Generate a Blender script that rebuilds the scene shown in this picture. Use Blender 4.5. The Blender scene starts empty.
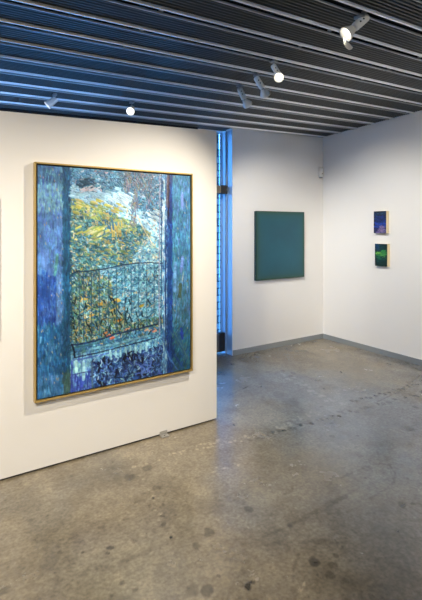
import bpy, bmesh, math, random
import numpy as np
from mathutils import Vector, Matrix, Quaternion
random.seed(7); RNG = np.random.default_rng(11)
scene = bpy.context.scene
COL = scene.collection

# ------------------------------------------------------------------ helpers
def lin(c):
    c = np.asarray(c, dtype=float) / 255.0
    return np.where(c <= 0.04045, c / 12.92, ((c + 0.055) / 1.055) ** 2.4)
def lc(r, g, b):
    v = lin((r, g, b)); return (float(v[0]), float(v[1]), float(v[2]), 1.0)

def nodes_of(name):
    m = bpy.data.materials.new(name); m.use_nodes = True
    nt = m.node_tree; return m, nt, nt.nodes['Principled BSDF']
def simple(name, col, rough=.5, metal=0., spec=.5):
    m, nt, b = nodes_of(name)
    b.inputs['Base Color'].default_value = col
    b.inputs['Roughness'].default_value = rough
    b.inputs['Metallic'].default_value = metal
    b.inputs['Specular IOR Level'].default_value = spec
    # fine procedural grain in the gloss so no surface is perfectly even
    tc = nt.nodes.new('ShaderNodeTexCoord'); n = nt.nodes.new('ShaderNodeTexNoise'); n.inputs['Scale'].default_value = 35
    mr = nt.nodes.new('ShaderNodeMapRange'); mr.inputs['To Min'].default_value = max(0, rough - .05); mr.inputs['To Max'].default_value = min(1, rough + .05)
    nt.links.new(tc.outputs['Object'], n.inputs['Vector']); nt.links.new(n.outputs['Fac'], mr.inputs['Value']); nt.links.new(mr.outputs['Result'], b.inputs['Roughness'])
    return m
def emit(name, col, s):
    m, nt, b = nodes_of(name)
    b.inputs['Base Color'].default_value = (.8, .8, .8, 1)
    b.inputs['Emission Color'].default_value = col; b.inputs['Emission Strength'].default_value = s
    return m

def link(name, bm, mats, parent=None, smooth=False):
    me = bpy.data.meshes.new(name)
    bmesh.ops.recalc_face_normals(bm, faces=bm.faces)
    bm.to_mesh(me); bm.free()
    for m in (mats if isinstance(mats, (list, tuple)) else [mats]): me.materials.append(m)
    if smooth:
        for p in me.polygons: p.use_smooth = True
    o = bpy.data.objects.new(name, me); COL.objects.link(o)
    if parent: o.parent = parent
    return o
def box(bm, x0, x1, y0, y1, z0, z1, bev=0, mi=0):
    v = [bm.verts.new(p) for p in ((x0,y0,z0),(x1,y0,z0),(x1,y1,z0),(x0,y1,z0),(x0,y0,z1),(x1,y0,z1),(x1,y1,z1),(x0,y1,z1))]
    fs = [bm.faces.new([v[i] for i in q]) for q in ((3,2,1,0),(4,5,6,7),(0,1,5,4),(1,2,6,5),(2,3,7,6),(3,0,4,7))]
    for f in fs: f.material_index = mi
    if bev:
        es = list({e for f in fs for e in f.edges})
        r = bmesh.ops.bevel(bm, geom=es, offset=bev, segments=2, affect='EDGES')
    return v
def basis(axis):
    a = Vector(axis).normalized()
    return a, Vector((0, 0, 1)).rotation_difference(a).to_matrix()
def lathe(bm, prof, origin=(0,0,0), axis=(0,0,1), n=28, caps=True, mi=0):
    """prof: (radius, distance along the axis)"""
    a, R = basis(axis); o = Vector(origin); rings = []
    for r, h in prof:
        rings.append([bm.verts.new(o + R @ Vector((r*math.cos(2*math.pi*k/n), r*math.sin(2*math.pi*k/n), h))) for k in range(n)])
    for i in range(len(rings)-1):
        for k in range(n):
            f = bm.faces.new((rings[i][k], rings[i][(k+1)%n], rings[i+1][(k+1)%n], rings[i+1][k])); f.material_index = mi; f.smooth = True
    if caps:
        for q in (rings[0][::-1], rings[-1]):
            f = bm.faces.new(q); f.material_index = mi
def tube(bm, a, b, r, n=14, mi=0):
    a = Vector(a); b = Vector(b)
    lathe(bm, [(r, 0), (r, (b-a).length)], a, b-a, n, True, mi)
def tag(o, label, cat, group=None):
    o['label'] = label; o['category'] = cat
    if group: o['group'] = group
    return o
def struct(o): o['kind'] = 'structure'; return o
def empty(name, loc):
    o = bpy.data.objects.new(name, None); o.empty_display_size = .1; o.location = loc; COL.objects.link(o); return o

# ------------------------------------------------------------------ the room (metres; x along the back wall, y into the room)
CAM = (0, 0, 1.6); YAW = math.radians(32.96); F = 441.0
SU, CU = math.sin(YAW), math.cos(YAW)
XR, YB = 4.812, 4.456            # right wall, back wall
XL, YF = -3.6, -3.4              # far left and rear walls
YP, XP = 3.045, 2.030            # partition face and its free end
XJ = 3.207                       # end of the back wall at the glass door
YG = 4.662                       # glass line
def zceil(x, y): return 2.892 + .036*(x-XR) - .036*(y-YB)
def floor_pt(px, py):            # where a mark seen in the photo lies on the floor
    t = (px-211)/F; D = F*1.6/(py-227)
    return D*(SU+t*CU), D*(CU-t*SU)

# ------------------------------------------------------------------ materials
def wall_mat(name, col):
    m, nt, b = nodes_of(name)
    b.inputs['Roughness'].default_value = .62; b.inputs['Specular IOR Level'].default_value = .3
    tc = nt.nodes.new('ShaderNodeTexCoord')
    n = nt.nodes.new('ShaderNodeTexNoise'); n.inputs['Scale'].default_value = 1.7; n.inputs['Detail'].default_value = 4
    r = nt.nodes.new('ShaderNodeMix'); r.data_type = 'RGBA'
    r.inputs[6].default_value = col; r.inputs[7].default_value = tuple(c*.955 for c in col[:3]) + (1,)
    n2 = nt.nodes.new('ShaderNodeTexNoise'); n2.inputs['Scale'].default_value = 220
    bp = nt.nodes.new('ShaderNodeBump'); bp.inputs['Strength'].default_value = .05; bp.inputs['Distance'].default_value = .002
    nt.links.new(tc.outputs['Object'], n.inputs['Vector']); nt.links.new(tc.outputs['Object'], n2.inputs['Vector'])
    nt.links.new(n.outputs['Fac'], r.inputs[0]); nt.links.new(r.outputs[2], b.inputs['Base Color'])
    nt.links.new(n2.outputs['Fac'], bp.inputs['Height']); nt.links.new(bp.outputs['Normal'], b.inputs['Normal'])
    return m
M_WALL = wall_mat('white_wall_paint', (.80, .79, .77, 1))
M_GAP_SHADE = simple('dark_gap', (.02, .02, .02, 1), .8)
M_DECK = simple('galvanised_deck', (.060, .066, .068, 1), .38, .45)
M_BEAD = simple('galvanised_bead', (.88, .89, .90, 1), .34, .6)  # same deck metal, paler: light caught by the far lip is put into the colour
M_EDGE = simple('galvanised_edge', (.46, .47, .48, 1), .4, .6)  # fainter glint along the near lip, also put into the colour
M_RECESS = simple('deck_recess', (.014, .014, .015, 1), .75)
M_STRAP = simple('strap_steel', (.30, .31, .32, 1), .5, .3)
M_BASE = simple('anodised_skirting', (.42, .46, .49, 1), .24, .6)
M_FRAME = simple('pale_aluminium', (.30, .42, .56, 1), .4, .1)  # blue of the daylight is mixed into the frame's base colour
M_RAIL = simple('grey_door_rail', (.16, .155, .15, 1), .45, .3)
M_DARKMETAL = simple('dark_door_hardware', (.035, .035, .038, 1), .5, .2)
M_BROWN = simple('brown_grey_hardware', (.20, .165, .12, 1), .5)
M_HEADER = simple('black_header', (.010, .011, .013, 1), .7)
M_LAMP = simple('lamp_white', (.90, .88, .82, 1), .4)
M_LAMPGREY = simple('lamp_grey_stem', (.34, .34, .33, 1), .45, .3)
M_SCREW = simple('lamp_screw', (.05, .05, .05, 1), .5)
M_BULB = emit('lit_lamp_face', (1, .93, .80, 1), 4.0)
M_BULBOFF = simple('reflector_glass', (.55, .55, .52, 1), .15)
M_FROST = simple('frosted_lens', (.62, .61, .57, 1), .3)
M_GOLD = simple('gilt_frame', (.60, .43, .16, 1), .32, .5)
M_BLACK = simple('black_float_gap', (.012, .011, .012, 1), .6)
M_PLASTIC = simple('sensor_plastic', (.82, .80, .76, 1), .4)
M_LENS = simple('sensor_lens', (.80, .80, .78, 1), .25)
M_SENSORDARK = simple('sensor_spot', (.22, .18, .14, 1), .4)
M_FOOT = simple('foot_bracket_steel', (.42, .41, .39, 1), .4, .4)
M_WOODSIDE = simple('raw_cream_panel_edge', (.80, .70, .46, 1), .6)
M_PAVE = simple('pavement', (.35, .36, .37, 1), .8)

def glass_mat():
    m, nt, b = nodes_of('window_glass'); nt.nodes.remove(b)
    out = nt.nodes['Material Output']
    t = nt.nodes.new('ShaderNodeBsdfTransparent'); t.inputs['Color'].default_value = (.9, .95, .96, 1)
    g = nt.nodes.new('ShaderNodeBsdfGlossy'); g.inputs['Roughness'].default_value = .02
    fr = nt.nodes.new('ShaderNodeFresnel'); fr.inputs['IOR'].default_value = 1.45
    mx = nt.nodes.new('ShaderNodeMixShader')
    nt.links.new(fr.outputs[0], mx.inputs[0]); nt.links.new(t.outputs[0], mx.inputs[1]); nt.links.new(g.outputs[0], mx.inputs[2]); nt.links.new(mx.outputs[0], out.inputs['Surface'])
    return m
M_GLASS = glass_mat()

def brick_mat():
    m, nt, b = nodes_of('outdoor_brick')
    tc = nt.nodes.new('ShaderNodeTexCoord'); sp = nt.nodes.new('ShaderNodeSeparateXYZ'); cb = nt.nodes.new('ShaderNodeCombineXYZ')
    br = nt.nodes.new('ShaderNodeTexBrick'); br.inputs['Scale'].default_value = 1.0
    br.inputs['Brick Width'].default_value = .24; br.inputs['Row Height'].default_value = .095; br.inputs['Mortar Size'].default_value = .010
    br.inputs['Color1'].default_value = (.26, .27, .28, 1); br.inputs['Color2'].default_value = (.21, .22, .23, 1); br.inputs['Mortar'].default_value = (.01, .02, .02, 1)
    nt.links.new(tc.outputs['Object'], sp.inputs[0]); nt.links.new(sp.outputs['X'], cb.inputs['X']); nt.links.new(sp.outputs['Z'], cb.inputs['Y'])
    nt.links.new(cb.outputs[0], br.inputs['Vector']); nt.links.new(br.outputs['Color'], b.inputs['Base Color'])
    b.inputs['Roughness'].default_value = .8
    return m
M_BRICK = brick_mat()

# ------------------------------------------------------------------ numpy textures in vertex colours (surface pattern only)
def vnoise(h, w, cell, seed):
    r = np.random.default_rng(seed); gh, gw = int(h/cell)+3, int(w/cell)+3
    g = r.random((gh, gw)); y = np.arange(h)/cell; x = np.arange(w)/cell
    yi, xi = y.astype(int), x.astype(int); fy, fx = y-yi, x-xi
    fy = (fy*fy*(3-2*fy))[:, None]; fx = (fx*fx*(3-2*fx))[None, :]
    a = g[np.ix_(yi, xi)]; b = g[np.ix_(yi, xi+1)]; c = g[np.ix_(yi+1, xi)]; d = g[np.ix_(yi+1, xi+1)]
    return (a*(1-fx)+b*fx)*(1-fy)+(c*(1-fx)+d*fx)*fy
def fbm(h, w, cell, seed, octv=4):
    s = 0; a = 1; t = 0
    for k in range(octv):
        if cell < 1.2: break
        s = s + a*vnoise(h, w, cell, seed+k*17); t += a; a *= .55; cell /= 2.1
    return s/t
def grid_mesh(name, P, rgb, mat, parent=None, extra=(), ecol=None):
    """P (h,w,3) points, rgb (h,w,3) linear colours"""
    h, w, _ = P.shape
    idx = np.arange(h*w).reshape(h, w)
    quads = np.stack([idx[:-1, :-1], idx[:-1, 1:], idx[1:, 1:], idx[1:, :-1]], -1).reshape(-1, 4)
    me = bpy.data.meshes.new(name)
    co = P.reshape(-1, 3); rgb = rgb.reshape(-1, 3)
    for (a, b, c, d) in extra:      # large plain quads around the detailed grid
        k = len(co); co = np.vstack([co, [(a, b, 0), (c, b, 0), (c, d, 0), (a, d, 0)]]); rgb = np.vstack([rgb]+[ecol[None, :]]*4)
        quads = np.vstack([quads, [(k, k+1, k+2, k+3)]])
    N = len(co)
    me.vertices.add(N); me.vertices.foreach_set('co', co.reshape(-1).astype(np.float32))
    n = len(quads)
    me.loops.add(n*4); me.loops.foreach_set('vertex_index', quads.reshape(-1).astype(np.int32))
    me.polygons.add(n); me.polygons.foreach_set('loop_start', (np.arange(n)*4).astype(np.int32)); me.polygons.foreach_set('loop_total', np.full(n, 4, np.int32))
    me.polygons.foreach_set('use_smooth', np.ones(n, bool))
    me.update(calc_edges=True)
    ca = me.color_attributes.new('pigment', 'FLOAT_COLOR', 'POINT')
    c4 = np.ones((N, 4), np.float32); c4[:, :3] = rgb; ca.data.foreach_set('color', c4.reshape(-1))
    me.materials.append(mat)
    o = bpy.data.objects.new(name, me); COL.objects.link(o)
    if parent: o.parent = parent
    return o
def pigment_mat(name, rough, bump=0, bscale=300, spec=.5):
    m, nt, b = nodes_of(name)
    a = nt.nodes.new('ShaderNodeVertexColor'); a.layer_name = 'pigment'
    nt.links.new(a.outputs['Color'], b.inputs['Base Color']); b.inputs['Roughness'].default_value = rough; b.inputs['Specular IOR Level'].default_value = spec
    if bump:
        tc = nt.nodes.new('ShaderNodeTexCoord'); n = nt.nodes.new('ShaderNodeTexNoise'); n.inputs['Scale'].default_value = bscale
        bp = nt.nodes.new('ShaderNodeBump'); bp.inputs['Strength'].default_value = bump; bp.inputs['Distance'].default_value = .003
        nt.links.new(tc.outputs['Object'], n.inputs['Vector']); nt.links.new(n.outputs['Fac'], bp.inputs['Height']); nt.links.new(bp.outputs['Normal'], b.inputs['Normal'])
    return m

# ------------------------------------------------------------------ floor
def make_floor():
    x0, x1, y0, y1, st = .15, XR, .55, 4.70, .0075
    w = int((x1-x0)/st); h = int((y1-y0)/st)
    X = np.linspace(x0, x1, w); Y = np.linspace(y0, y1, h)
    mul = np.ones((h, w)); warm = np.zeros((h, w))
    f1 = fbm(h, w, 180, 3, 6); f2 = fbm(h, w, 56, 31, 5); f3 = fbm(h, w, 15, 77, 4); f4 = vnoise(h, w, 2.6, 5)
    mul *= 1 + .60*(f1-.5) + .50*(f2-.5) + .55*(f3-.5) + .34*(f4-.5)
    # cloudy darker trowel patches and pale worn patches
    mul *= 1 - .26*np.clip((fbm(h, w, 100, 91, 5)-.53)*4, 0, 1)
    mul *= 1 + .20*np.clip((fbm(h, w, 75, 191, 5)-.54)*3, 0, 1)
    # hairline crazing: thin level lines of a noise field
    cr = fbm(h, w, 85, 400, 6); mul *= 1 - .13*np.clip(1-np.abs(cr-.5)/.0045, 0, 1)
    cr = fbm(h, w, 46, 433, 5); mul *= 1 - .10*np.clip(1-np.abs(cr-.47)/.006, 0, 1)*np.clip((f1-.45)*8, 0, 1)
    wob = (f3-.5)*.022 + (f4-.5)*.012
    def region(cx, cy, r):
        i0 = max(0, int((cy-r-y0)/st)); i1 = min(h, int((cy+r-y0)/st)+2); j0 = max(0, int((cx-r-x0)/st)); j1 = min(w, int((cx+r-x0)/st)+2)
        return slice(i0, i1), slice(j0, j1)
    def blob(px, py, rx, ry, d, rag=1.0, ring=False):
        cx, cy = floor_pt(px, py); D = F*1.6/(py-227)
        # radii given as seen: across, and along the line of sight
        a = rx*D/F; b = ry*D*D/(F*1.6)
        ry_, rx_ = region(cx, cy, max(a, b)*1.6+.03)
        xx = X[rx_][None, :]-cx; yy = Y[ry_][:, None]-cy
        r_ = xx*CU-yy*SU; q_ = xx*SU+yy*CU
        a = max(a, .006); b = max(b, .006); e = np.sqrt((r_/a)**2+(q_/b)**2) + wob[ry_, rx_]/max(min(a, b), .036)*rag
        k = np.clip((1.0-e)*3.2+.5, 0, 1)
        if ring: k = np.clip(1-np.abs(e-.8)/.28, 0, 1)
        mul[ry_, rx_] *= np.maximum(.12, 1+(d*1.35 if d < 0 else d*1.5)*k)
    def line(pts, wd, d, dash=0, rag=1.0):
        P = [floor_pt(*p) for p in pts]
        for (ax, ay), (bx, by) in zip(P[:-1], P[1:]):
            L = math.hypot(bx-ax, by-ay); n = max(2, int(L/.02)); 
            cx, cy = (ax+bx)/2, (ay+by)/2; sy, sx = region(cx, cy, L/2+.05)
            xx = X[sx][None, :]; yy = Y[sy][:, None]
            t = np.clip(((xx-ax)*(bx-ax)+(yy-ay)*(by-ay))/(L*L), 0, 1)
            dd = np.hypot(xx-ax-t*(bx-ax), yy-ay-t*(by-ay)) + wob[sy, sx]*rag
            k = np.clip((wd-dd)/(wd*.6), 0, 1)
            if dash: k = k*np.clip((vnoise(*mul.shape, dash, 900+int(ax*50))[sy, sx]-.5)*8, 0, 1)
            mul[sy, sx] *= 1+d*k
    # dark oily spots
    for p in ((209,533,6,5.5,-.42),(197,546,5,3.5,-.36),(207,590,6.5,6.5,-.42),(193,590,6,6,-.28),(219,576,3,2,-.4),(314,562,6,5,-.45),(333,565,5,4,-.34),(331,575,5,4,-.3),(336,556,3,3,-.3),
              (249,509,4.5,3,-.36),(248,587,3.5,4,-.6),(253,582,3,2,-.5),(402,505,4,3,-.36),(413,504,3,1.5,-.36),(251,582,2,2,-.4),
              (153,498,1.6,1.8,-.6),(147,534,2,2,-.1),(163,504,2,1.4,-.34),(150,506,2.2,1.6,-.3),(171,537,2,1.5,-.72),(164,524,2.5,2,-.3),(110,548,4,2,-.45),(108,553,3,1.6,-.45),(83,552,1.8,1.8,-.45),(156,488,4,2.5,-.3),
              (130,477,5,3,-.3),(147,468,5,2.5,-.28),(102,527,4,2,-.15),(162,516,3,1.5,-.3),(318,380,3,1.2,-.32),(320,376,2.5,1,-.3),(341,372,1.4,.9,-.4),(324,389,2,1,-.35),(389,364,2.5,.9,-.35),
              (283,371,2.5,1,-.3),(293,373,2.5,1,-.3),(291,376,3,1,-.25),(332,436,3,1.2,-.32),(410,429,4,1.5,-.38),(415,407,3,1.2,-.28),(233,364,2.5,1,-.4),(234,425,1.1,1,-.6),(246,387,7,2,-.14),(252,376,6,2,-.12),
              (279,394,7,3,-.14),(290,403,9,3,-.14),(330,387,9,3,-.14),(356,447,2,1,-.3),(358,436,1.4,1,-.35),(125,520,3,2,-.2),(190,450,4,2,-.15),(60,552,3,1.6,-.18),(45,540,2.5,2,-.14),(30,520,3,1.5,-.12),
              (135,590,4,3,-.35),(122,583,3,3,-.25),(5,590,5,5,-.3),(345,580,3,2,-.2),(230,560,3,2,-.22),(242,572,4,3,-.2),(268,372,2,1,-.2),(300,351,8,1.2,-.2)):
        blob(*p)
    for p in ((199,564,5,3.2,-.3),(236,575,4,4,-.25),(240,584,4,3,-.25),(228,552,3,2,-.2),(237,560,3,2.4,-.2),(170,535,4,4,.16),(185,520,3,2,.12),(150,497,3,3,.14)): blob(*p, ring=True)
    # the two dotted tracks of footprints running to the right
    for i in range(30):
        t = i/29; blob(262+ (422-262)*t, 436-43*t + math.sin(i*2.3)*1.2, 2.3+.6*math.sin(i*5), 1.15, -.48*(.65+.35*math.sin(i*3.7)))
    for i in range(16):
        t = i/15; blob(352+70*t, 401-14*t-5*t*t+math.sin(i*1.9)*1.0, 2.2, 1.05, -.42)
    for i in range(10): blob(250+10*i, 440-3.0*i+math.sin(i*2)*1.5, 3.5, 1.2, -.26)
    line([(375,403),(398,392),(404,387),(422,374)], .012, -.35)
    # pale scraped flecks
    for (xa, ya, xb, yb, n) in ((283,375,326,398,22),(326,398,345,406,8),(262,436,312,413,18),(205,448,262,434,16),(130,470,180,452,14),(180,452,218,440,14),(214,470,250,462,8),(140,470,160,520,12),(296,594,306,582,8),(236,512,252,528,7)):
        for i in range(n):
            t = i/max(1, n-1); blob(xa+(xb-xa)*t+random.uniform(-3, 3), ya+(yb-ya)*t+random.uniform(-2, 2), random.uniform(1.0, 2.4), random.uniform(.7, 1.2), random.uniform(.18, .42))
    for i in range(170):
        blob(random.uniform(0, 422), random.uniform(380, 598), random.uniform(.6, 1.9), random.uniform(.5, 1.2), random.choice((-.28, -.2, -.16, .16, .22)))
    for i in range(60):
        blob(random.uniform(0, 422), random.uniform(400, 598), random.uniform(5, 16), random.uniform(2, 6), random.choice((-.11, -.08, .07)), rag=2.2)
    # tyre-like scuffs, the hairpin mark and scratches
    line([(265,536),(290,526),(316,511),(345,497)], .020, -.20); line([(265,536),(290,526),(318,510)], .010, -.14)
    line([(322,512),(334,503),(352,492)], .016, -.22)
    line([(295,600),(293,585),(293,570),(298,555),(305,542)], .013, -.18)
    line([(330,484),(345,476),(362,468),(380,463),(390,466),(395,473),(394,482),(384,490),(370,498),(355,503)], .008, -.24)
    line([(396,529),(407,546)], .006, -.2); line([(354,525),(362,535)], .005, -.15); line([(238,540),(262,566)], .010, -.14); line([(243,545),(275,580)], .010, .10)
    line([(120,563),(150,550),(172,540)], .022, -.16); line([(0,595),(60,580),(130,560)], .02, -.08); line([(312,404),(338,416)], .008, -.12)
    line([(150,455),(215,475),(245,500)], .010, -.10); line([(172,487),(205,520)], .010, -.12)
    line([(225,398),(246,387),(262,384),(285,386),(292,388)], .012, -.2)
    line([(375,378),(398,369)], .010, -.12); line([(0,566),(60,545),(110,520)], .012, -.07)
    base = lin((124, 115, 98))[None, None, :]; cold = lin((113, 112, 107))[None, None, :]
    k = np.clip((fbm(h, w, 130, 600, 4)-.42)*4, 0, 1)[..., None]
    rgb = (base*(1-k)+cold*k)*np.clip(mul, .12, 1.7)[..., None]
    P = np.zeros((h, w, 3)); P[..., 0] = X[None, :]; P[..., 1] = Y[:, None]
    extra = [(XL, YF, XR, y0), (XL, y0, x0, 4.70)]
    m, nt, b = nodes_of('polished_concrete')
    a = nt.nodes.new('ShaderNodeVertexColor'); a.layer_name = 'pigment'
    tc = nt.nodes.new('ShaderNodeTexCoord'); n = nt.nodes.new('ShaderNodeTexNoise'); n.inputs['Scale'].default_value = 2.6; n.inputs['Detail'].default_value = 7; n.inputs['Roughness'].default_value = .65
    mr = nt.nodes.new('ShaderNodeMapRange'); mr.inputs['From Min'].default_value = .3; mr.inputs['From Max'].default_value = .7; mr.inputs['To Min'].default_value = .14; mr.inputs['To Max'].default_value = .30
    n2 = nt.nodes.new('ShaderNodeTexNoise'); n2.inputs['Scale'].default_value = 60; n2.inputs['Detail'].default_value = 5
    mm = nt.nodes.new('ShaderNodeMix'); mm.data_type = 'RGBA'; mm.blend_type = 'OVERLAY'; mm.inputs[0].default_value = .6
    bp = nt.nodes.new('ShaderNodeBump'); bp.inputs['Strength'].default_value = .10; bp.inputs['Distance'].default_value = .004
    nt.links.new(tc.outputs['Object'], n.inputs['Vector']); nt.links.new(tc.outputs['Object'], n2.inputs['Vector'])
    nt.links.new(n.outputs['Fac'], mr.inputs['Value']); nt.links.new(mr.outputs['Result'], b.inputs['Roughness'])
    nt.links.new(a.outputs['Color'], mm.inputs[6]); nt.links.new(n2.outputs['Fac'], mm.inputs[7]); nt.links.new(mm.outputs[2], b.inputs['Base Color'])
    nt.links.new(n2.outputs['Fac'], bp.inputs['Height']); nt.links.new(bp.outputs['Normal'], b.inputs['Normal'])
    b.inputs['IOR'].default_value = 1.75; b.inputs['Specular IOR Level'].default_value = .6
    return struct(grid_mesh('floor', P, rgb, m, None, extra, base[0, 0]))
make_floor()

# ------------------------------------------------------------------ ceiling: fluted steel deck with open recesses, ribs along x
PITCH, PH = .2695, 3.045
def make_ceiling():
    bm = bmesh.new()
    k0 = int((YF-.3-PH)/PITCH)-1; k1 = int((YG+.1-PH)/PITCH)+1
    xs = [XL-.1, XP, XR+.0]
    prof = []                      # (y, dz, material of the strip that follows)
    for k in range(k0, k1+1):
        y = PH + k*PITCH           # y = far bright bead of a panel
        # bead (rounded lip hanging down), its glint painted as pale metal
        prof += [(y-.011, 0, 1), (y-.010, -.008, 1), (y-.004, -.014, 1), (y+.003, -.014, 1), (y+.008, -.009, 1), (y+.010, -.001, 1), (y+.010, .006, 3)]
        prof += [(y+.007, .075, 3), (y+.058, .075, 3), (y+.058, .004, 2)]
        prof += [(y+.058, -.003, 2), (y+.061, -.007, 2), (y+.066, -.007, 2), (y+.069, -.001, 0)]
        yy = y+.069; W = PITCH-.011-.069; nfl = 7
        for q in range(nfl):
            a = yy+W*q/nfl; s = W/nfl
            prof += [(a+s*.12, .001, 0), (a+s*.30, .010, 0), (a+s*.70, .010, 0), (a+s*.88, .001, 0)]
    prof = [p for p in prof if YF-.1 < p[0] < YG+.09]
    rows = [[bm.verts.new((x, y, zceil(x, y)+dz)) for x in xs] for y, dz, _ in prof]
    for i in range(len(rows)-1):
        for j in range(len(xs)-1):
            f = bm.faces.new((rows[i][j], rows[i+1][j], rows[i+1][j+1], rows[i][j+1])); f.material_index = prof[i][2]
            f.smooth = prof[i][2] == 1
    # steel straps crossing inside the recesses
    for sx in (1.14, 2.24, 3.26, 4.3, .05):
        for k in range(k0, k1):
            y = PH+k*PITCH
            if not (YF < y < YB-.06): continue
            z = zceil(sx, y)
            box(bm, sx-.013, sx+.013, y+.0085, y+.0585, z+.004, z+.012, 0, 4)
    # slab above keeps the roof closed
    v = [bm.verts.new((x, y, zceil(x, y)+.12)) for x, y in ((XL-.1, YF-.1), (XR+.1, YF-.1), (XR+.1, YG+.09), (XL-.1, YG+.09))]
    f = bm.faces.new(v); f.material_index = 3
    me = bpy.data.meshes.new('ceiling'); bm.to_mesh(me); bm.free()
    for m in (M_DECK, M_BEAD, M_EDGE, M_RECESS, M_STRAP): me.materials.append(m)
    o = bpy.data.objects.new('ceiling', me); COL.objects.link(o); return struct(o)
make_ceiling()

# ------------------------------------------------------------------ walls
def prism_wall(name, x0, x1, y0, y1, z0, top, mat=M_WALL):
    """box whose top follows the pitched deck (top = function of x,y)"""
    bm = bmesh.new()
    v = box(bm, x0, x1, y0, y1, z0, 1)
    for q in v[4:]: q.co.z = top(q.co.x, q.co.y)
    return struct(link(name, bm, mat))
up = lambda x, y: zceil(x, y)+.05
prism_wall('wall_back', XJ, XR+.12, YB, YB+.14, 0, up)
prism_wall('wall_right', XR, XR+.12, YF-.12, YB, 0, up)
prism_wall('wall_far_left', XL-.12, XL, YF-.12, YG+.1, 0, up)
bm = bmesh.new()
box(bm, XL, XR+.12, YF-.12, YF, 0, 3.15)
struct(link('wall_rear', bm, M_WALL))
# the free-standing partition that carries the large painting
pt = lambda x, y: 2.330+.0405*(x-.394)
w = prism_wall('wall_left', -1.9, XP, YP, YP+.115, .014, pt)
bm = bmesh.new(); box(bm, -1.86, XP-.03, YP+.012, YP+.10, 0, .02); struct(link('trim_1', bm, M_GAP_SHADE))  # dark strip standing in for the shade in the gap under the partition

# skirting
bm = bmesh.new(); box(bm, XJ+.004, XR-.012, YB-.012, YB, 0, .066, .002); struct(link('baseboard_back', bm, M_BASE))
bm = bmesh.new(); box(bm, XR-.012, XR, YF+.01, YB, 0, .066, .002); struct(link('baseboard_right', bm, M_BASE))

# ------------------------------------------------------------------ glass door beside the back wall, shop window behind the partition
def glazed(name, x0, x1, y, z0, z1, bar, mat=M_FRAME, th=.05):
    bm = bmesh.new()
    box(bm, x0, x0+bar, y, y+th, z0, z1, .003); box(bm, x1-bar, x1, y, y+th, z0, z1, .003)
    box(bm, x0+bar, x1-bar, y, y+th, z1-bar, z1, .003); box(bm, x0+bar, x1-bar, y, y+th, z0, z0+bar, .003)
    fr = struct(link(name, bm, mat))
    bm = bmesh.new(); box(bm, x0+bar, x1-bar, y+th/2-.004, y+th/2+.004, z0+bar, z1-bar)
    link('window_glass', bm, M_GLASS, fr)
    return fr
# door: frame post, leaf with stile, bottom rail, glass, closer
XD0 = 2.16
d = struct(empty('door_1', ((XD0+XJ)/2, YG, 0)))
def dpart(name, bm, m):
    o = link(name, bm, m); o.parent = d; o.matrix_parent_inverse = Matrix.Translation(-Vector(d.location)); return o
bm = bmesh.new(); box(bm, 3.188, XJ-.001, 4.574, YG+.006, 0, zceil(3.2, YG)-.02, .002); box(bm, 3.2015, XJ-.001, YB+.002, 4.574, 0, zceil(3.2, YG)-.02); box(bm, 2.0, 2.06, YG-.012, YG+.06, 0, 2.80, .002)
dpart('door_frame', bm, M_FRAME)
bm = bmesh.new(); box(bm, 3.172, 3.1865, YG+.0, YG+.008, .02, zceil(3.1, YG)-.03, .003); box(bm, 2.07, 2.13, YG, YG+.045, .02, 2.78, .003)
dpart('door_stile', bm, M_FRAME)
bm = bmesh.new(); box(bm, 3.184, 3.1875, 4.570, 4.577, .27, zceil(3.1, YG)-.03, .001); dpart('door_seal', bm, M_DARKMETAL)
bm = bmesh.new(); box(bm, 2.07, 3.095, 4.580, YG-.001, .03, .262, .004); dpart('bottom_rail', bm, M_RAIL)
bm = bmesh.new(); box(bm, 3.096, 3.180, 4.578, YG-.001, .03, .268, .004); dpart('bottom_pivot', bm, M_DARKMETAL)
bm = bmesh.new(); box(bm, 2.13, 3.165, YG+.018, YG+.026, .20, 2.79); dpart('door_glass', bm, M_GLASS)
bm = bmesh.new(); box(bm, 2.5, 3.07, 4.50, YG-.003, 2.018, 2.112, .004); dpart('door_closer', bm, M_BROWN)
bm = bmesh.new(); box(bm, 3.07, 3.165, 4.495, YG-.003, 2.014, 2.116, .004); dpart('closer_bracket', bm, M_DARKMETAL)
# shop window in two bays to the left of the door
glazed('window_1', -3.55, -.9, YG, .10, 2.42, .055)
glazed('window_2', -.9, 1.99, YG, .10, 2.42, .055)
bm = bmesh.new(); box(bm, -3.6, 2.80, YG-.05, YG+.0, 2.42, zceil(2, YG)-.10); v = box(bm, -3.6, 2.80, YG-.05, YG+.08, 2.42, 2.80)
for q in v[4:]: q.co.z = zceil(q.co.x, q.co.y)+.03
struct(link('trim_2', bm, M_HEADER))
bm = bmesh.new(); box(bm, -3.6, 1.99, YG-.02, YG+.08, 0, .10); struct(link('trim_3', bm, M_RAIL))

# outdoors, what the glass shows
bm = bmesh.new(); box(bm, -6, 6, YG+.12, YG+.62, 2.96, 3.12); struct(link('canopy_outside', bm, M_HEADER))  # unseen slab, added to keep steep daylight off the top of the door
bm = bmesh.new(); box(bm, -9, 9, YG+.09, YG+7, -.08, -.01); struct(link('ground_outside', bm, M_PAVE))
bm = bmesh.new(); box(bm, 3.22, 3.62, 5.02, 5.42, -.01, 3.3, .004); struct(link('trim_4', bm, M_BRICK))
bm = bmesh.new()
for i in range(130):
    a = random.uniform(0, 6.28); r = random.uniform(.03, .2); zz = random.uniform(.25, .95)
    c = Vector((3.62+r*math.cos(a), 6.3+r*math.sin(a), 1.0+zz*.45)); dr = Vector((math.cos(a), math.sin(a), random.uniform(-.3, .9))).normalized(); sd = dr.cross(Vector((0, 0, 1))).normalized()*.022
    bm.faces.new([bm.verts.new(p) for p in (c, c+dr*.045+sd, c+dr*.10, c+dr*.045-sd)])
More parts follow.
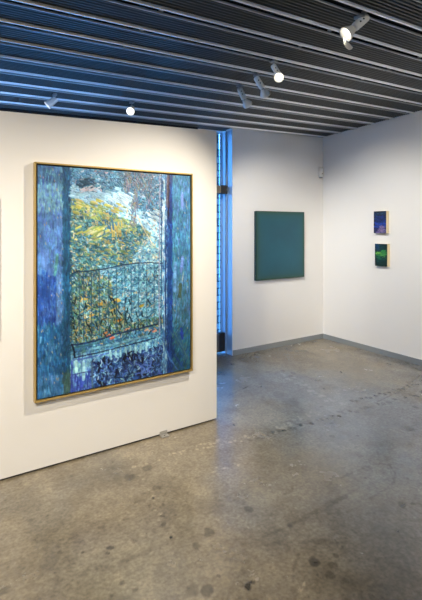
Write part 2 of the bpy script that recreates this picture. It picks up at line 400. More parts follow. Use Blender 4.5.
sh = empty('shrub', (3.62, 6.3, 0)); tag(sh, 'small green shrub glimpsed outdoors through the narrow glass door', 'plant')
def under(par, name, bm, m, smooth=False):
    o = link(name, bm, m, par, smooth); o.matrix_parent_inverse = Matrix.Translation(-Vector(par.location)); return o
under(sh, 'foliage', bm, simple('leaf_green', (.06, .16, .04, 1), .6))
bm = bmesh.new(); tube(bm, (3.62, 6.3, -.01), (3.62, 6.3, 1.25), .02); under(sh, 'stem', bm, simple('bark', (.12, .08, .05, 1), .8))

# ------------------------------------------------------------------ paintings
class Paint:
    def __init__(s, w, h, base): s.w, s.h = w, h; s.c = np.zeros((h, w, 3)); s.c[:] = base; s.z = np.zeros((h, w))
    def stroke(s, cx, cy, ln, wd, ang, col, al=.9, relief=1.0):
        R = ln/2+wd+2; i0, i1 = max(0, int(cy-R)), min(s.h, int(cy+R)+1); j0, j1 = max(0, int(cx-R)), min(s.w, int(cx+R)+1)
        if i0 >= i1 or j0 >= j1: return
        yy = np.arange(i0, i1)[:, None]-cy; xx = np.arange(j0, j1)[None, :]-cx
        ca, sa = math.cos(ang), math.sin(ang); u = xx*ca+yy*sa; v = -xx*sa+yy*ca
        e = np.maximum(np.abs(u)-ln/2, 0)**2+v**2; d = np.sqrt(e)
        k = np.clip(wd/2-d+.6, 0, 1)*al
        s.c[i0:i1, j0:j1] = s.c[i0:i1, j0:j1]*(1-k[..., None])+np.asarray(col)*k[..., None]
        q = relief*np.clip(1-d/(wd/2+.3), 0, 1)**.5
        s.z[i0:i1, j0:j1] = np.maximum(s.z[i0:i1, j0:j1]*(1-.5*k), q)
def jit(c, a): 
    c = np.asarray(c, float); return np.clip(c*(1+random.gauss(0, a)) + np.array([random.gauss(0, a*90) for _ in range(3)])*.45, 4, 252)

def big_painting():
    W, H = 330, 434
    X0, X1 = 37.3, 191.3
    PW = X1-X0
    def sx(px):
        t = (px-211)/F; U = 2.992*(SU+t*CU)/(CU-t*SU)
        t0 = (X0-211)/F; U0 = 2.992*(SU+t0*CU)/(CU-t0*SU); t1 = (X1-211)/F; U1 = 2.992*(SU+t1*CU)/(CU-t1*SU)
        return (U-U0)/(U1-U0)*W
    def sy(px, py):
        a = 167.0+(px-X0)*.0476; b = 401.0-(px-X0)*.2125
        return (py-a)/(b-a)*H
    xs_tab = np.array([sx(p) for p in np.linspace(X0, X1, 200)]); px_tab = np.linspace(X0, X1, 200)
    def inv(gx, gy):
        px = float(np.interp(gx, xs_tab, px_tab)); a = 167.0+(px-X0)*.0476; b = 401.0-(px-X0)*.2125
        return px, a+gy/H*(b-a)
    p = Paint(W, H, (60, 115, 155))
    def sky_base(x, y):
        n = random.random()
        # hill line and light band
        yh = 199+(x-72)*.36 if x < 140 else 224+(x-140)*.8
        if y < yh-14: 
            if n < .12: return (34, 84, 112), -.5
            if n < .20: return (176, 186, 196), -.5
            if n < .24: return (176, 150, 150), -.6
            return (98, 156, 184) if n < .62 else (72, 130, 162), -.3
        if y < yh: return ((166, 206, 222) if n < .55 else (120, 176, 202)), .4
        if y < yh+13 and x < 137: return ((168, 176, 84) if n < .34 else (128, 160, 112) if n < .62 else (196, 200, 168) if n < .78 else (76, 136, 144)), .3
        if y < 262-(x-70)*.05+6:
            if x > 133 and y > 226 + (158-x)*1.2: return ((134, 190, 206) if n < .5 else (92, 156, 182) if n < .8 else (196, 202, 176)), .15
            if n < .14: return (176, 166, 92), .6
            if n < .22: return (202, 198, 160), .6
            if n < .40: return (30, 92, 112), .2
            if n < .64: return (64, 128, 132), .5
            if n < .82: return (92, 146, 142), .2
            return (112, 170, 184), .3
        # beyond the railing
        river = x > 112+ (318-y)*.0 + max(0, (y-292))*.55 or (y < 276 and x > 100)
        if river and y < 318-(x-150)*.2:
            if n < .50: return (124, 188, 206), -.35
            if n < .74: return (74, 146, 176), -.35
            if n < .86: return (30, 92, 122), -.5
            return (186, 214, 214), -.3
        if n < .14: return (176, 156, 88), 1.2
        if n < .27: return (20, 62, 74), 1.3
        if n < .45: return (40, 98, 108), 1.0
        if n < .62: return (92, 138, 104), 1.2
        if n < .78: return (94, 158, 176), .9
        if n < .90: return (150, 172, 118), 1.0
        return (172, 204, 206), 1.0
    def base(x, y):
        """colour and stroke angle for a place in the painting"""
        n = random.random(); V = math.pi/2
        if x < 70.5:                                    # left curtain
            if x > 62.5+random.uniform(-1, 1):
                if y > 372: return (70, 108, 104), V
                return ((26, 84, 122) if n < .7 else (40, 110, 144)), V
            if y < 186: c = (84, 136, 174) if n < .5 else (104, 164, 178) if n < .72 else (60, 96, 156)
            elif y < 214 and n < .55: c = (118, 174, 180)
            elif y < 275: c = (78, 128, 188) if n < .5 else (96, 150, 192) if n < .75 else (84, 122, 196)
            elif y < 325: c = ((34, 80, 160) if n < .6 else (70, 120, 188) if n < .85 else (76, 118, 194)) if x < 56 else ((86, 136, 186) if n < .6 else (86, 132, 192))
            elif y < 375: c = (26, 92, 142) if n < .55 else (44, 116, 166) if n < .85 else (90, 150, 186)
            else: c = (58, 126, 178) if n < .5 else (92, 150, 196) if n < .75 else (34, 104, 150)
            return c, V
        if x > 173:                                      # right curtain
            if y > 325: c = (24, 84, 116) if n < .45 else (44, 108, 122) if n < .75 else (78, 112, 104) if n < .9 else (30, 74, 140); return c, V+.5
            if y > 275: c = (58, 120, 146) if n < .5 else (76, 112, 116) if n < .75 else (84, 132, 178); return c, V
            c = (62, 126, 164) if n < .5 else (78, 150, 168) if n < .75 else (44, 104, 150) if n < .9 else (104, 140, 204)
            return c, V
        if x > 167.5: return ((20, 56, 124) if n < .6 else (34, 88, 158) if n < .9 else (70, 130, 180)), V
        if x > 163: return ((108, 162, 200) if n < .5 else (40, 92, 150) if n < .8 else (168, 200, 212)), V
        top2 = 357-(x-72)*.235; top1 = 346-(x-72)*.235
        if y > top2:
            if x < 91 : c = ((136, 200, 214) if n < .5 else (90, 150, 205) if n < .8 else (70, 100, 190)) if y < top2+20 else ((58, 84, 176) if n < .5 else (34, 60, 150) if n < .75 else (110, 160, 210)); return c, V
            if y < top2+9: return ((132, 198, 214) if n < .55 else (66, 128, 184)), V
            c = (24, 52, 104) if n < .36 else (44, 92, 156) if n < .62 else (18, 34, 66) if n < .76 else (108, 152, 206) if n < .93 else (150, 200, 214)
            return c, random.uniform(0, math.pi)
        if y > top1: return ((74, 138, 170) if n < .4 else (46, 104, 146) if n < .7 else (130, 186, 200) if n < .9 else (84, 130, 112)), -.24
        return sky_base(x, y)
    for k in range(24000):
        gx, gy = random.uniform(-2, W+2), random.uniform(-2, H+2); x, y = inv(gx, gy)
        c, ang = base(x, y); fine = k > 9000
        inwin = 70.5 < x < 163 and y < 350
        ln = random.uniform(5, 13) if not fine else random.uniform(3, 9); wd = random.uniform(2.6, 4.8) if not fine else random.uniform(1.3, 2.8)
        if inwin: ln *= .62; wd *= .8
        if not inwin and (x < 70 or x > 164): ln *= 1.5
        p.stroke(gx, gy, ln, wd, ang+random.gauss(0, .75 if inwin else .14), jit(c, .13), .80 if inwin else .62)
    def S(x, y, ln, wd, ang, c, al=.95): p.stroke(sx(x), sy(x, y), ln*2.1, wd*2.1, ang, jit(c, .05), al)
    def L(pts, wd, c, al=.9, wob=.4):
        for (xa, ya), (xb, yb) in zip(pts[:-1], pts[1:]):
            A = (sx(xa), sy(xa, ya)); B = (sx(xb), sy(xb, yb)); dd = math.hypot(B[0]-A[0], B[1]-A[1]); n = max(1, int(dd/4)); an = math.atan2(B[1]-A[1], B[0]-A[0])
            for i in range(n):
                t = (i+.5)/n; p.stroke(A[0]+(B[0]-A[0])*t+random.gauss(0, wob), A[1]+(B[1]-A[1])*t+random.gauss(0, wob), dd/n*1.25, wd*2.1, an+random.gauss(0, .06), jit(c, .08), al)
    # dark rocks and pale waves in the sky and sea
    for i in range(26): S(88+random.gauss(0, 4), 184+random.gauss(0, 1.6), 4, 1.6, random.gauss(0, .3), (24, 78, 104))
    for i in range(14): S(118+random.gauss(0, 3), 186+random.gauss(0, 3), 3, 1.4, random.gauss(1, .3), (60, 120, 140))
    for i in range(22): S(random.uniform(82, 98), 190-(0)+random.gauss(0, 1.5), 4, .8, -.4, (196, 190, 196))
    for i in range(60): S(random.uniform(72, 122), random.gauss(196, 3), 5, 1.6, .25, (150, 196, 218))
    for i in range(50): S(random.gauss(123, 6), random.gauss(200, 4), 5, 1.6, .5, (172, 208, 226))
    for i in range(24): S(random.gauss(156, 4), random.gauss(218, 5), 5, 1.5, .5, (176, 210, 222))
    for i in range(44): S(75+random.random()*50, 200+random.random()*14+random.random()*6, 4, 1.5, .3, random.choice(((188, 188, 84), (166, 176, 92), (130, 160, 100), (196, 188, 120))))
    for i in range(44): S(random.gauss(96, 7), random.gauss(232, 3), 5, 1.6, -.45, random.choice(((186, 192, 92), (140, 168, 96), (200, 204, 150))))
    for i in range(12): S(112+i*.9, 226+random.uniform(-3, 8), 5, 1.3, 1.5, (188, 170, 92))
    for i in range(14): S(random.gauss(110, 4), random.gauss(226, 6), 2.4, 1.2, 1.3, (52, 112, 148))
    for i in range(40): S(random.gauss(106, 14), random.gauss(250, 6), 4, 1.5, .2, random.choice(((110, 140, 96), (46, 104, 120), (150, 150, 96))))
    # hanging tree trunks
    for cx_, ya, yb in ((137, 170, 206), (134, 196, 224), (150, 168, 210), (141, 168, 190), (128, 170, 192)):
        for i in range(40):
            t = random.random(); S(cx_+random.gauss(0, 1.9), ya+(yb-ya)*t, 4, .9, 1.4+random.gauss(0, .35), random.choice(((88, 112, 140), (130, 130, 150), (64, 104, 130), (130, 140, 124), (132, 124, 136))))
    L([(137, 215), (146, 232), (156, 247)], .8, (206, 196, 160)); L([(148, 222), (160, 236)], .8, (196, 200, 190))
    for i in range(12): L([(random.uniform(70, 132), random.uniform(196, 258))]*1 + [(random.uniform(70, 132), random.uniform(196, 258))], .1, (200, 190, 150), .0)
    for i in range(150):   # ochre canvas flecks
        x = random.uniform(72, 160); S(x, random.uniform(200, 345), random.uniform(1, 3), .6, random.uniform(0, 3), random.choice(((206, 172, 110), (214, 190, 140), (196, 160, 84))))
    for i in range(46): S(random.uniform(40, 64), random.uniform(170, 385), random.uniform(.8, 2), .45, 1.4, (176, 156, 118))
    for i in range(20): S(random.uniform(174, 190), random.uniform(170, 360), 1.5, .6, 1.2, (160, 150, 120))
    # accents
    for (x, y, c) in ((109, 336, (214, 104, 72)), (112, 338, (214, 116, 84)), (105, 333, (222, 150, 84)), (120, 320, (232, 160, 56)), (100, 304, (226, 176, 64)), (127, 329, (204, 150, 110)), (155, 331, (218, 150, 120)), (148, 330, (208, 170, 140)), (142, 306, (196, 176, 60)), (92, 316, (220, 186, 90)), (84, 300, (206, 186, 96)), (118, 300, (224, 186, 70)), (112, 310, (206, 180, 90))):
        for i in range(3): S(x+random.gauss(0, .8), y+random.gauss(0, .6), 3, 1.3, -.3, c)
    for i in range(46): S(random.uniform(72, 150), random.uniform(298, 335), random.uniform(3, 6), 1.1, 1.4+random.gauss(0, .3), (16, 48, 60))
    # railing
    rail = [(69.5, 279), (72, 274.5), (77, 272.5), (90, 271.5), (100, 270), (112, 267.5), (125, 264.5), (138, 262.8), (150, 262), (163, 262.5)]
    L(rail, 1.05, (28, 58, 88), .85); L([(x, y+2) for x, y in rail[2:]], .6, (90, 130, 160), .6)
    for bx in (71.5, 79, 83.5, 91.5, 99.5, 108.5, 116.5, 125, 131.5, 139, 147, 154.5):
        ya = float(np.interp(bx, [q[0] for q in rail], [q[1] for q in rail])); yb = 344-(bx-72)*.235
        L([(bx, ya), (bx+.3, (ya+yb)/2), (bx, yb)], .6, (34, 80, 108), .7, .3)
        for i in range(3): S(bx+random.uniform(2, 5), ya+random.uniform(3, 6), 2.4, .6, random.uniform(0, 3), (34, 84, 112))
    for i in range(9): L([(126+i*4.2, 281-i*.3), (129+i*4.2, 280)], .5, (40, 96, 124), .6)
    L([(71, 346), (85, 344), (100, 340), (115, 334.5), (130, 331), (145, 327), (158, 323.5)], 1.4, (26, 58, 96), .85)
    L([(73, 349), (100, 343)], 1.2, (60, 116, 132)); L([(90, 350), (120, 343), (150, 335)], 1.6, (112, 170, 192), .7)
    L([(72, 345), (74, 350), (74.5, 358)], 1.4, (16, 34, 62)); L([(74, 358.5), (90, 355), (110, 350), (130, 344.5), (145, 340.5), (156, 337.5)], .9, (22, 42, 78), .85)
    L([(74, 361), (100, 355.5), (120, 350.5)], 1.2, (74, 116, 190))
    for x in (111, 116, 121, 126, 131, 136, 141, 147): L([(x, 355-(x-90)*.2), (x, 362-(x-90)*.2)], 2.0, (148, 206, 216), .8)
    L([(76, 362), (76, 372)], 2.5, (156, 214, 210), .8); L([(84, 362), (84, 380)], 2.6, (150, 208, 222), .7); L([(92, 362), (93, 392)], 1.4, (70, 96, 120), .8)
    L([(72, 362), (71.5, 392)], 1.4, (60, 84, 170), .8); L([(73, 375), (90, 372)], .7, (34, 50, 120), .7)
    for (x, y) in ((105, 362), (110, 363), (117, 372), (100, 380), (104, 386), (140, 372), (147, 380), (152, 366), (131, 358), (134, 356), (144, 362), (98, 366), (126, 358), (150, 378), (142, 384)):
        for i in range(5): S(x+random.gauss(0, 1.4), y+random.gauss(0, 2.2), 4, 1.3, random.gauss(1.4, .6), (14, 26, 56))
    for i in range(46): S(random.uniform(94, 160), random.uniform(356, 380), 3, .8, random.uniform(.4, 2.6), random.choice(((104, 156, 206), (160, 196, 226), (150, 204, 216), (66, 96, 176))))
    for i in range(24): S(random.gauss(146, 5), random.gauss(366, 5), 4, 1.1, random.uniform(0, 3), (84, 116, 190))
    # uprights at the right of the window
    L([(160.5, 170), (160, 240), (159.5, 290), (160, 334)], 1.0, (146, 152, 176), .85); L([(162.5, 170), (162, 240), (161.6, 330)], .8, (24, 56, 110), .8)
    L([(168.5, 170), (167.6, 205)], 2.2, (96, 90, 104), .9); L([(169.8, 172), (169, 215)], 1.1, (44, 34, 54), .9)
    L([(164.5, 200), (164, 240)], 1.8, (176, 208, 220), .7); L([(166.5, 225), (166, 300), (166.5, 340)], 1.2, (22, 52, 108), .8)
    L([(170, 240), (169, 300), (170, 340), (176, 356), (183, 366)], 2.4, (26, 76, 132), .6); L([(164, 330), (165, 345), (170, 358), (178, 369)], 1.3, (64, 120, 176), .8)
    for i in range(16): S(random.gauss(163.5, .8), random.uniform(180, 330), 3, 1.2, 1.5, (190, 214, 220))
    L([(183, 192), (182.5, 208)], 2.6, (112, 140, 208), .7); L([(183, 256), (182, 270)], 3, (110, 142, 212), .8); L([(176, 262), (175.5, 290)], 3, (96, 148, 196), .8); L([(184, 272), (183, 280)], 1.0, (150, 150, 140), .6)
    for i in range(9): L([(181+random.gauss(0, 1), 283), (180+random.gauss(0, 1), 296)], 1.3, (70, 96, 84), .7)
    for i in range(9): L([(176+random.gauss(0, 3), 330), (186+random.gauss(0, 2), 358)], .9, random.choice(((78, 108, 104), (60, 108, 104), (40, 84, 120))), .45)
    for i in range(6): S(182.5, 331+random.gauss(0, 2), 6, 2, 1.2, (28, 64, 150))
    L([(57, 256), (56, 268), (55, 276)], 2.2, (96, 176, 178), .8)
    for i in range(22): S(random.gauss(44, 3.5), random.gauss(294, 12), 8, 2, 1.5, (36, 88, 168), .6)
    for i in range(16): S(random.gauss(44, 2), random.gauss(262, 6), 7, 2, 1.5, (90, 132, 196), .7)
    tone = fbm(H, W, 46, 71, 5); tone2 = fbm(H, W, 9, 171, 3)
    q = p.c/255.0; q = q*(.90 + .42*(tone-.5)[..., None] + .34*(tone2-.5)[..., None])
    q = np.clip(q, 0, 1); q = q*(1-.30)+.30*(q*q*(3-2*q)); m_ = q.mean(2, keepdims=True)
    p.c = np.clip((m_+(q-m_)*.88)*np.array((1.03, 1.035, 1.085)), 0, 1)*255
    return p
def finish_canvas(name, p, x0, x1, z0, z1, y, relief, mat, parent, axis='y'):
    h, w = p.h, p.w
    rgb = lin(np.clip(p.c, 0, 255)); P = np.zeros((h, w, 3))
    A = np.linspace(x0, x1, w)[None, :]; Zs = np.linspace(z1, z0, h)[:, None]
    if axis == 'y': P[..., 0] = A; P[..., 1] = y-p.z*relief
    else: P[..., 1] = A; P[..., 0] = y-p.z*relief
    P[..., 2] = Zs
    o = grid_mesh(name, P, rgb, mat, parent); o.matrix_parent_inverse = Matrix.Translation(-Vector(parent.location)); return o

fx0, fx1, fz0, fz1, fy = .591, 1.776, .463, 2.021, 3.000
big = empty('framed_painting', ((fx0+fx1)/2, YP, fz0))
tag(big, 'large thickly painted blue balcony view in a thin gold frame on the near partition', 'painting')
bm = bmesh.new(); fw = .0108
# mitred frame rails, one mesh
def rail4(bm, x0, x1, z0, z1, w, ya, yb):
    o = [(x0, z0), (x1, z0), (x1, z1), (x0, z1)]; i = [(x0+w, z0+w), (x1-w, z0+w), (x1-w, z1-w), (x0+w, z1-w)]
    Q = [[bm.verts.new((a, y, b)) for a, b in r] for y in (ya, yb) for r in (o, i)]
    of, if_, ob, ib = Q
    for k in range(4):
        n = (k+1) % 4
        bm.faces.new((of[k], of[n], if_[n], if_[k])); bm.faces.new((ob[k], ob[n], ib[n], ib[k])); bm.faces.new((of[k], of[n], ob[n], ob[k])); bm.faces.new((if_[k], if_[n], ib[n], ib[k]))
rail4(bm, fx0, fx1, fz0, fz1, fw, fy, YP-.004)
bmesh.ops.bevel(bm, geom=[e for e in bm.edges], offset=.0015, segments=2, affect='EDGES')
under(big, 'frame', bm, M_GOLD)
bm = bmesh.new(); box(bm, fx0+fw-.002, fx1-fw+.002, fy+.030, YP-.004, fz0+fw-.002, fz1-fw+.002); under(big, 'float_backing', bm, M_BLACK)
g = .0105
bm = bmesh.new(); box(bm, fx0+fw+g, fx1-fw-g, fy+.011, fy+.030, fz0+fw+g, fz1-fw-g); under(big, 'canvas_edge', bm, M_BLACK)
finish_canvas('canvas', big_painting(), fx0+fw+g-.001, fx1-fw-g+.001, fz0+fw+g-.001, fz1-fw-g+.001, fy+.0105, .0035, pigment_mat('oil_impasto', .42, .25, 160, .5), big)

# teal painting on the back wall
tx0, tx1, tz0, tz1, ty = 3.548, 4.394, .912, 1.806, 4.409
teal = empty('colour_field_painting', ((tx0+tx1)/2, YB, tz0))
tag(teal, 'square plain teal painting with soft olive edges, unframed on the back wall', 'painting')
bm = bmesh.new(); box(bm, tx0, tx1, ty+.0015, YB-.003, tz0, tz1, .003); under(teal, 'canvas_side', bm, simple('teal_side', lc(10, 56, 66), .6))
p = Paint(120, 126, (30, 98, 106)); yy, xx = np.mgrid[0:126, 0:120]
e = np.minimum(np.minimum(xx, 119-xx)/120., np.minimum(yy, 125-yy)/126.)
k = np.exp(-(e/.045)**1.0)[..., None]*.95; k2 = np.clip(1-(e/.012), 0, 1)[..., None]
bot = np.clip((yy/126.-.75)*2.0, 0, 1)[..., None]
nz = (fbm(126, 120, 40, 5)-.5)[..., None]
p.c = (np.array((30, 99, 108))*(1+.18*nz))*(1-k)+np.array((58, 84, 50))*k
p.c = p.c*(1-.22*bot)+np.array((50, 84, 66))*.22*bot
p.c = (p.c*(1-k2)+np.array((26, 62, 50))*k2)*np.array((.80, .84, .93))
finish_canvas('canvas', p, tx0, tx1, tz0, tz1, ty, 0, pigment_mat('teal_glaze', .45, .1, 90), teal)

# two small panels on the right wall
def small(label, z0, z1, ya, yb, fn, seed):
    xf = 4.756
    e_ = empty('small_panel_painting', (XR, (ya+yb)/2, z0)); tag(e_, label, 'painting')
    bm = bmesh.new(); box(bm, xf+.0015, XR-.002, ya, yb, z0, z1, .002); under(e_, 'panel', bm, M_WOODSIDE)
    p = Paint(56, 88, (10, 20, 60)); fn(p)
    finish_canvas('painted_face', p, yb, ya, z0, z1, xf, .0012, pigment_mat('small_paint_'+str(seed), .4, .2, 200), e_, 'x')
def blue_fn(p):
    for k in range(2600):
        x, y = random.uniform(0, 56), random.uniform(0, 88); t = y/88
        n = random.random(); c = (14, 26, 62)
        if t < .2: c = (12, 24, 56) if n < .7 else (20, 60, 90)
        elif t < .5: c = (16, 44, 112) if n < .6 else (14, 30, 80)
        elif t < .72: c = (38, 72, 168) if n < .6 else (22, 44, 120)
        else: c = (36, 34, 84) if n < .5 else (22, 26, 70)
        d = abs(x-36)/(4+max(0, y-56)*.8)
        if y > 58 and d < 1: c = (128, 110, 150) if n < .4 else (84, 78, 130)
        if x < 4 or x > 53: c = (10, 16, 44)
        p.stroke(x, y, random.uniform(3, 9), random.uniform(1.5, 4), random.uniform(-.5, .5), jit(c, .12), .8)
    for i in range(26): p.stroke(random.gauss(36, 6), random.gauss(62, 3), 2, 1.2, .8, (160, 130, 160), .8)
    for i in range(16): p.stroke(random.uniform(8, 50), random.gauss(9, 2), 5, 1, 0, (40, 90, 116), .6)
def green_fn(p):
    for k in range(2600):
        x, y = random.uniform(0, 56), random.uniform(0, 88); t = y/88; n = random.random()
        c = (10, 58, 60) if n < .5 else (8, 44, 48)
        if t < .3 and x < 20: c = (12, 54, 84)
        if abs(y-(36+6*math.sin(x*.12))) < 8: c = (44, 128, 56) if n < .6 else (24, 96, 56)
        if y > 44 and y < 60 and n < .4: c = (24, 96, 60)
        if t > .8: c = (8, 42, 40)
        if x < 4 or x > 53 or y < 3: c = (6, 34, 38)
        p.stroke(x, y, random.uniform(3, 9), random.uniform(1.5, 4), random.uniform(-.4, .6), jit(c, .12), .8)
    for i in range(40): p.stroke(random.gauss(14, 5), random.gauss(36, 2), 4, 2, .1, random.choice(((120, 176, 64), (92, 168, 72))), .7)
    for i in range(50): p.stroke(random.gauss(34, 7), random.gauss(42, 4), 4, 2, -.5, random.choice(((70, 150, 60), (100, 170, 70), (40, 120, 60))), .7)
small('small dark blue panel with cream edge, upper of the pair on the right wall', 1.523, 1.797, 3.377, 3.555, blue_fn, 1)
small('small dark green panel with bright green streak, lower of the right wall pair', 1.112, 1.390, 3.362, 3.538, green_fn, 2)

# painting off to the left whose edge and shadow just show at the frame's border
nb = empty('neighbouring_painting', (-.35, YP, .6))
tag(nb, 'pale painting edge cut off by the left border of the view on the near partition', 'painting')
bm = bmesh.new(); box(bm, -.95, .374, YP-.045, YP-.003, .93, 1.78, .003); under(nb, 'canvas', bm, simple('pale_canvas', (.42, .46, .55, 1), .6))
rail_bm = bmesh.new(); rail4(rail_bm, -.962, .3765, .918, 1.792, .012, YP-.05, YP-.003); under(nb, 'frame', rail_bm, simple('pale_frame', (.5, .52, .58, 1), .4))

# motion sensor in the corner
s0 = empty('motion_sensor', (4.775, YB-.03, 2.33))
tag(s0, 'small white motion sensor high in the corner of the back and right walls', 'sensor')
bm = bmesh.new(); box(bm, 4.715, 4.778, YB-.052, YB, 2.315, 2.455, .008); under(s0, 'housing', bm, M_PLASTIC, True)
bm = bmesh.new(); box(bm, 4.720, 4.766, YB-.062, YB-.046, 2.392, 2.444, .007); under(s0, 'lens', bm, M_LENS, True)
bm = bmesh.new(); lathe(bm, [(.009, 0), (.009, .003), (.006, .005)], (4.744, YB-.051, 2.358), (0, -1, 0), 16); under(s0, 'indicator', bm, M_SENSORDARK)
bm = bmesh.new(); box(bm, 4.730, 4.766, YB-.040, YB, 2.298, 2.317, .004); under(s0, 'swivel_foot', bm, M_LAMPGREY)

# floor bracket under the partition
fbx, fby = floor_pt(161.5, 433.5)
fb = empty('floor_bracket', (fbx, YP-.02, 0)); tag(fb, 'small steel bracket on the floor at the foot of the near partition', 'bracket')
bm = bmesh.new(); box(bm, fbx-.032, fbx+.032, YP-.042, YP-.001, 0, .006, .001); under(fb, 'foot_plate', bm, M_FOOT)
bm = bmesh.new(); box(bm, fbx-.032, fbx+.032, YP-.006, YP-.001, .006, .034, .001); under(fb, 'upright', bm, M_FOOT)
bm = bmesh.new(); lathe(bm, [(.005, 0), (.005, .003), (.002, .004)], (fbx, YP-.025, .006), n=12); under(fb, 'screw', bm, M_SCREW)

# ------------------------------------------------------------------ spotlights
RT = Vector((CU, -SU, 0)); FW = Vector((SU, CU, 0)); UPV = Vector((0, 0, 1))
def spot_fixture(label, x, y, body, head, lit=True, style='bell', scale=1.0, drop=.05, group='white ceiling spotlights', lens=False, off=0.0):
    """body / head: directions as (right, into room, up) of the view"""
    z = zceil(x, y)-.012
    e_ = empty('ceiling_spotlight', (x, y, z)); tag(e_, label, 'spotlight', group)
    bd = (RT*body[0]+FW*body[1]+UPV*body[2]).normalized(); hd = (RT*head[0]+FW*head[1]+UPV*head[2]).normalized()
    bm = bmesh.new(); box(bm, x-.016, x+.016, y-.03, y+.03, z-.006, z+.012, .002); under(e_, 'mounting_plate', bm, M_LAMPGREY)
    p0 = Vector((x, y, z-.006)); p1 = p0-UPV*drop
    bm = bmesh.new(); tube(bm, p0, p1, .0055*scale); lathe(bm, [(.009*scale, -.008), (.012*scale, 0), (.009*scale, .008)], p1, RT, 14); under(e_, 'stem', bm, M_LAMPGREY, False)
    L = .105*scale; R = .0245*scale
    if style == 'bell':
        b0 = p1-bd*.012*scale + bd*off
        bm = bmesh.new(); lathe(bm, [(R*.55, -.006*scale), (R*.9, 0), (R, .008*scale), (R, L-.01*scale), (R*.85, L)], b0, bd, 26); under(e_, 'body', bm, M_LAMP)
        side = bd.cross(FW).normalized()
        bm = bmesh.new()
        for q in (.35, .6): lathe(bm, [(.005*scale, 0), (.005*scale, .003), (.003*scale, .004)], b0+bd*L*q-FW*R*.98, -FW, 12)
        under(e_, 'screws', bm, M_SCREW)
        h0 = b0+bd*(L+.004*scale)
        bm = bmesh.new(); tube(bm, b0+bd*(L-.006*scale), h0+hd*.012*scale, .009*scale); under(e_, 'knuckle', bm, M_LAMPGREY)
        prof = [(.016, 0), (.021, .004), (.024, .014), (.030, .028), (.0385, .046), (.043, .060), (.0425, .064), (.0395, .060), (.035, .046), (.028, .034), (.02, .026)]
        face = .038; fr = .025
    else:
        h0 = p1-hd*.02*scale
        prof = [(.018, 0), (.024, .002), (.027, .008), (.0300, .05), (.0345, .088), (.039, .104), (.0385, .107), (.036, .104), (.032, .085), (.026, .05)]
        face = .088; fr = .030
    prof = [(a*scale, b*scale) for a, b in prof]
    bm = bmesh.new(); lathe(bm, prof, h0, hd, 32, True); under(e_, 'shade', bm, M_LAMP)
    bm = bmesh.new(); lathe(bm, [(fr*scale, 0), (fr*.9*scale, .004*scale), (fr*.5*scale, .008*scale), (.001, .009*scale)], h0+hd*face*scale, hd, 28, True); under(e_, 'bulb', bm, M_BULB if lit else M_BULBOFF)
    if lens:
        c = h0+hd*.085*scale+Vector((0, 0, -.030))*scale+RT*.030*scale; n = (RT*.55-FW*.8+UPV*.1).normalized(); 
        bm = bmesh.new(); a, Rm = basis(n); up_ = UPV-n*UPV.dot(n); up_.normalize(); rt = up_.cross(n)
        outer = []
        for k in range(19):
            an = math.pi+math.pi*k/18 - .5; outer.append(c+rt*math.cos(an)*.042*scale+up_*math.sin(an)*.042*scale)
        A = [bm.verts.new(q) for q in outer]; B = [bm.verts.new(q+n*.003) for q in outer]
        bm.faces.new(A); bm.faces.new(B[::-1])
        for k in range(19): bm.faces.new((A[k], A[(k+1)%19], B[(k+1)%19], B[k]))
        under(e_, 'glare_shield', bm, M_FROST)
    return h0+hd*((.072 if style == 'bell' else .115))*scale, hd

def lamp(pos, target, power, angle=70, blend=.8, col=(1, .885, .715), rad=.018):
    l = bpy.data.lights.new('spot_beam', 'SPOT'); l.energy = power; l.spot_size = math.radians(angle); l.spot_blend = blend; l.color = col; l.shadow_soft_size = rad
    o = bpy.data.objects.new('spot_beam', l); o.location = pos; o.rotation_mode = 'QUATERNION'
    o.rotation_quaternion = (Vector(target)-Vector(pos)).to_track_quat('-Z', 'Y'); COL.objects.link(o); return o

P1, _ = spot_fixture('lit white spotlight nearest the camera at the top right, with a dangling frosted shield', 2.232, 1.773, (-.72, -.20, -.66), (-.76, -.12, -.62), True, 'bell', 1.1, .03, lens=True, off=-.055)
P2, _ = spot_fixture('lit white spotlight facing the camera, second along the right-hand row from the front', 2.22, 2.55, (.52, .15, -.75), (-.25, -.85, -.50), True, 'bell', .88, .03)
P3, _ = spot_fixture('slender white spotlight aimed down to the right, third along the right-hand row', 2.29, 2.84, (.55, .25, -.78), (.35, .62, -.55), True, 'bell', 1.0, .02)
P4, _ = spot_fixture('farthest white spotlight of the right-hand row, aimed at the back wall', 2.32, 3.11, (.42, .30, -.85), (.50, .62, -.50), True, 'bell', 1.0, .025)
P5, _ = spot_fixture('white can spotlight tilted to the left above the near partition', .955, 4.0, (0, 0, -1), (-.62, -.22, -.58), True, 'can', .95, .035)
P6, _ = spot_fixture('glowing white can spotlight facing the camera above the near partition', 1.655, 3.94, (0, 0, -1), (-.02, -.85, -.55), True, 'can', 1.0, .05)

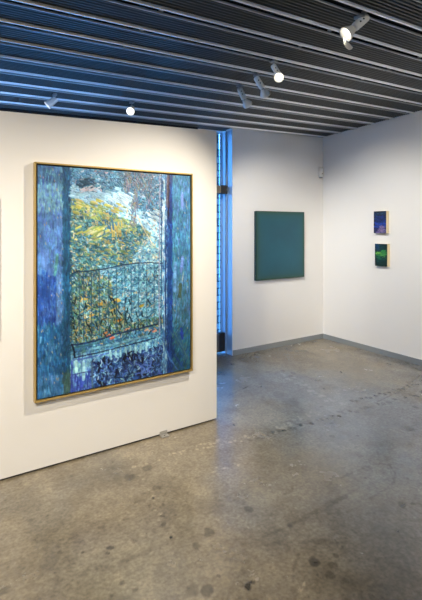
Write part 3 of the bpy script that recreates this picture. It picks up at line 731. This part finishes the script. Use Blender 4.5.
# beams of the fixtures, then of unseen spotlights added off frame as fill
K = 3.5
lamp(P1, (1.0, YP, .7), 60*K, 84, 1.0)
lamp(P2, (.9, 1.8, 0), 16*K, 80, .9)
lamp(P3, (3.95, YB, 1.35), 42*K, 62, 1.0, (1, .93, .82))
lamp(P4, (XR, 3.40, 1.15), 47*K, 70, 1.0, (1, .95, .86))
lamp(P5, (.2, 3.2, 0), 20*K, 90, .9)
lamp(P6, (1.5, 3.2, .3), 12*K, 80, .9)
off = [(-.9, .6, (.1, YP, .35), 84), (-.6, -.6, (.3, 1.9, 0), 40), (2.3, .6, (XR, 2.0, .9), 34), (2.3, -.4, (3.6, 1.0, 0), 22), (3.3, .4, (XR, 2.5, 1.0), 22), (1.5, -1.3, (2.3, 3.2, 2.5), 16)]
for i, (x, y, tg, pw) in enumerate(off):
    z = zceil(x, y)-.12
    hd = (Vector(tg)-Vector((x, y, z))).normalized()
    PX, _ = spot_fixture(['white spotlight behind the viewpoint aimed at the near partition', 'white spotlight behind the viewpoint aimed at the floor', 'white spotlight behind the viewpoint aimed at the right wall', 'white spotlight right of the viewpoint aimed down', 'white spotlight nearest the right wall behind the viewpoint', 'white spotlight farthest behind the viewpoint, aimed forward'][i], x, y, (0, 0, -1), (hd.dot(RT), hd.dot(FW), hd.z), True, 'can', 1.0, .05)
    lamp(PX, tg, pw*K, 95 if i < 5 else 45, 1.0)

# ------------------------------------------------------------------ daylight
wd = bpy.data.worlds.new('daylight'); scene.world = wd; wd.use_nodes = True
bg = wd.node_tree.nodes['Background']; bg.inputs['Color'].default_value = (.11, .40, 1.0, 1); bg.inputs['Strength'].default_value = 7.0
sl = bpy.data.lights.new('bright_sky_side', 'SUN'); sl.energy = 9.0; sl.angle = math.radians(50); sl.color = (.11, .40, 1.0)
so = bpy.data.objects.new('bright_sky_side', sl); so.rotation_mode = 'QUATERNION'; so.rotation_quaternion = Vector((.55, -.62, -.56)).to_track_quat('-Z', 'Y'); so.location = (0, 8, 5); COL.objects.link(so)
# ------------------------------------------------------------------ camera and view
cd = bpy.data.cameras.new('camera'); cam = bpy.data.objects.new('camera', cd); COL.objects.link(cam)
cam.location = CAM; cam.rotation_euler = (math.radians(90), 0, -YAW)
cd.sensor_fit = 'HORIZONTAL'; cd.sensor_width = 36; cd.lens = F/422*36; cd.shift_y = -(300-227)/422; cd.clip_start = .05
scene.camera = cam
vs = scene.view_settings; scene.display_settings.display_device = 'sRGB'
vs.view_transform = 'Standard'; vs.look = 'None'; vs.gamma = 1; vs.exposure = 0.28; vs.use_curve_mapping = False
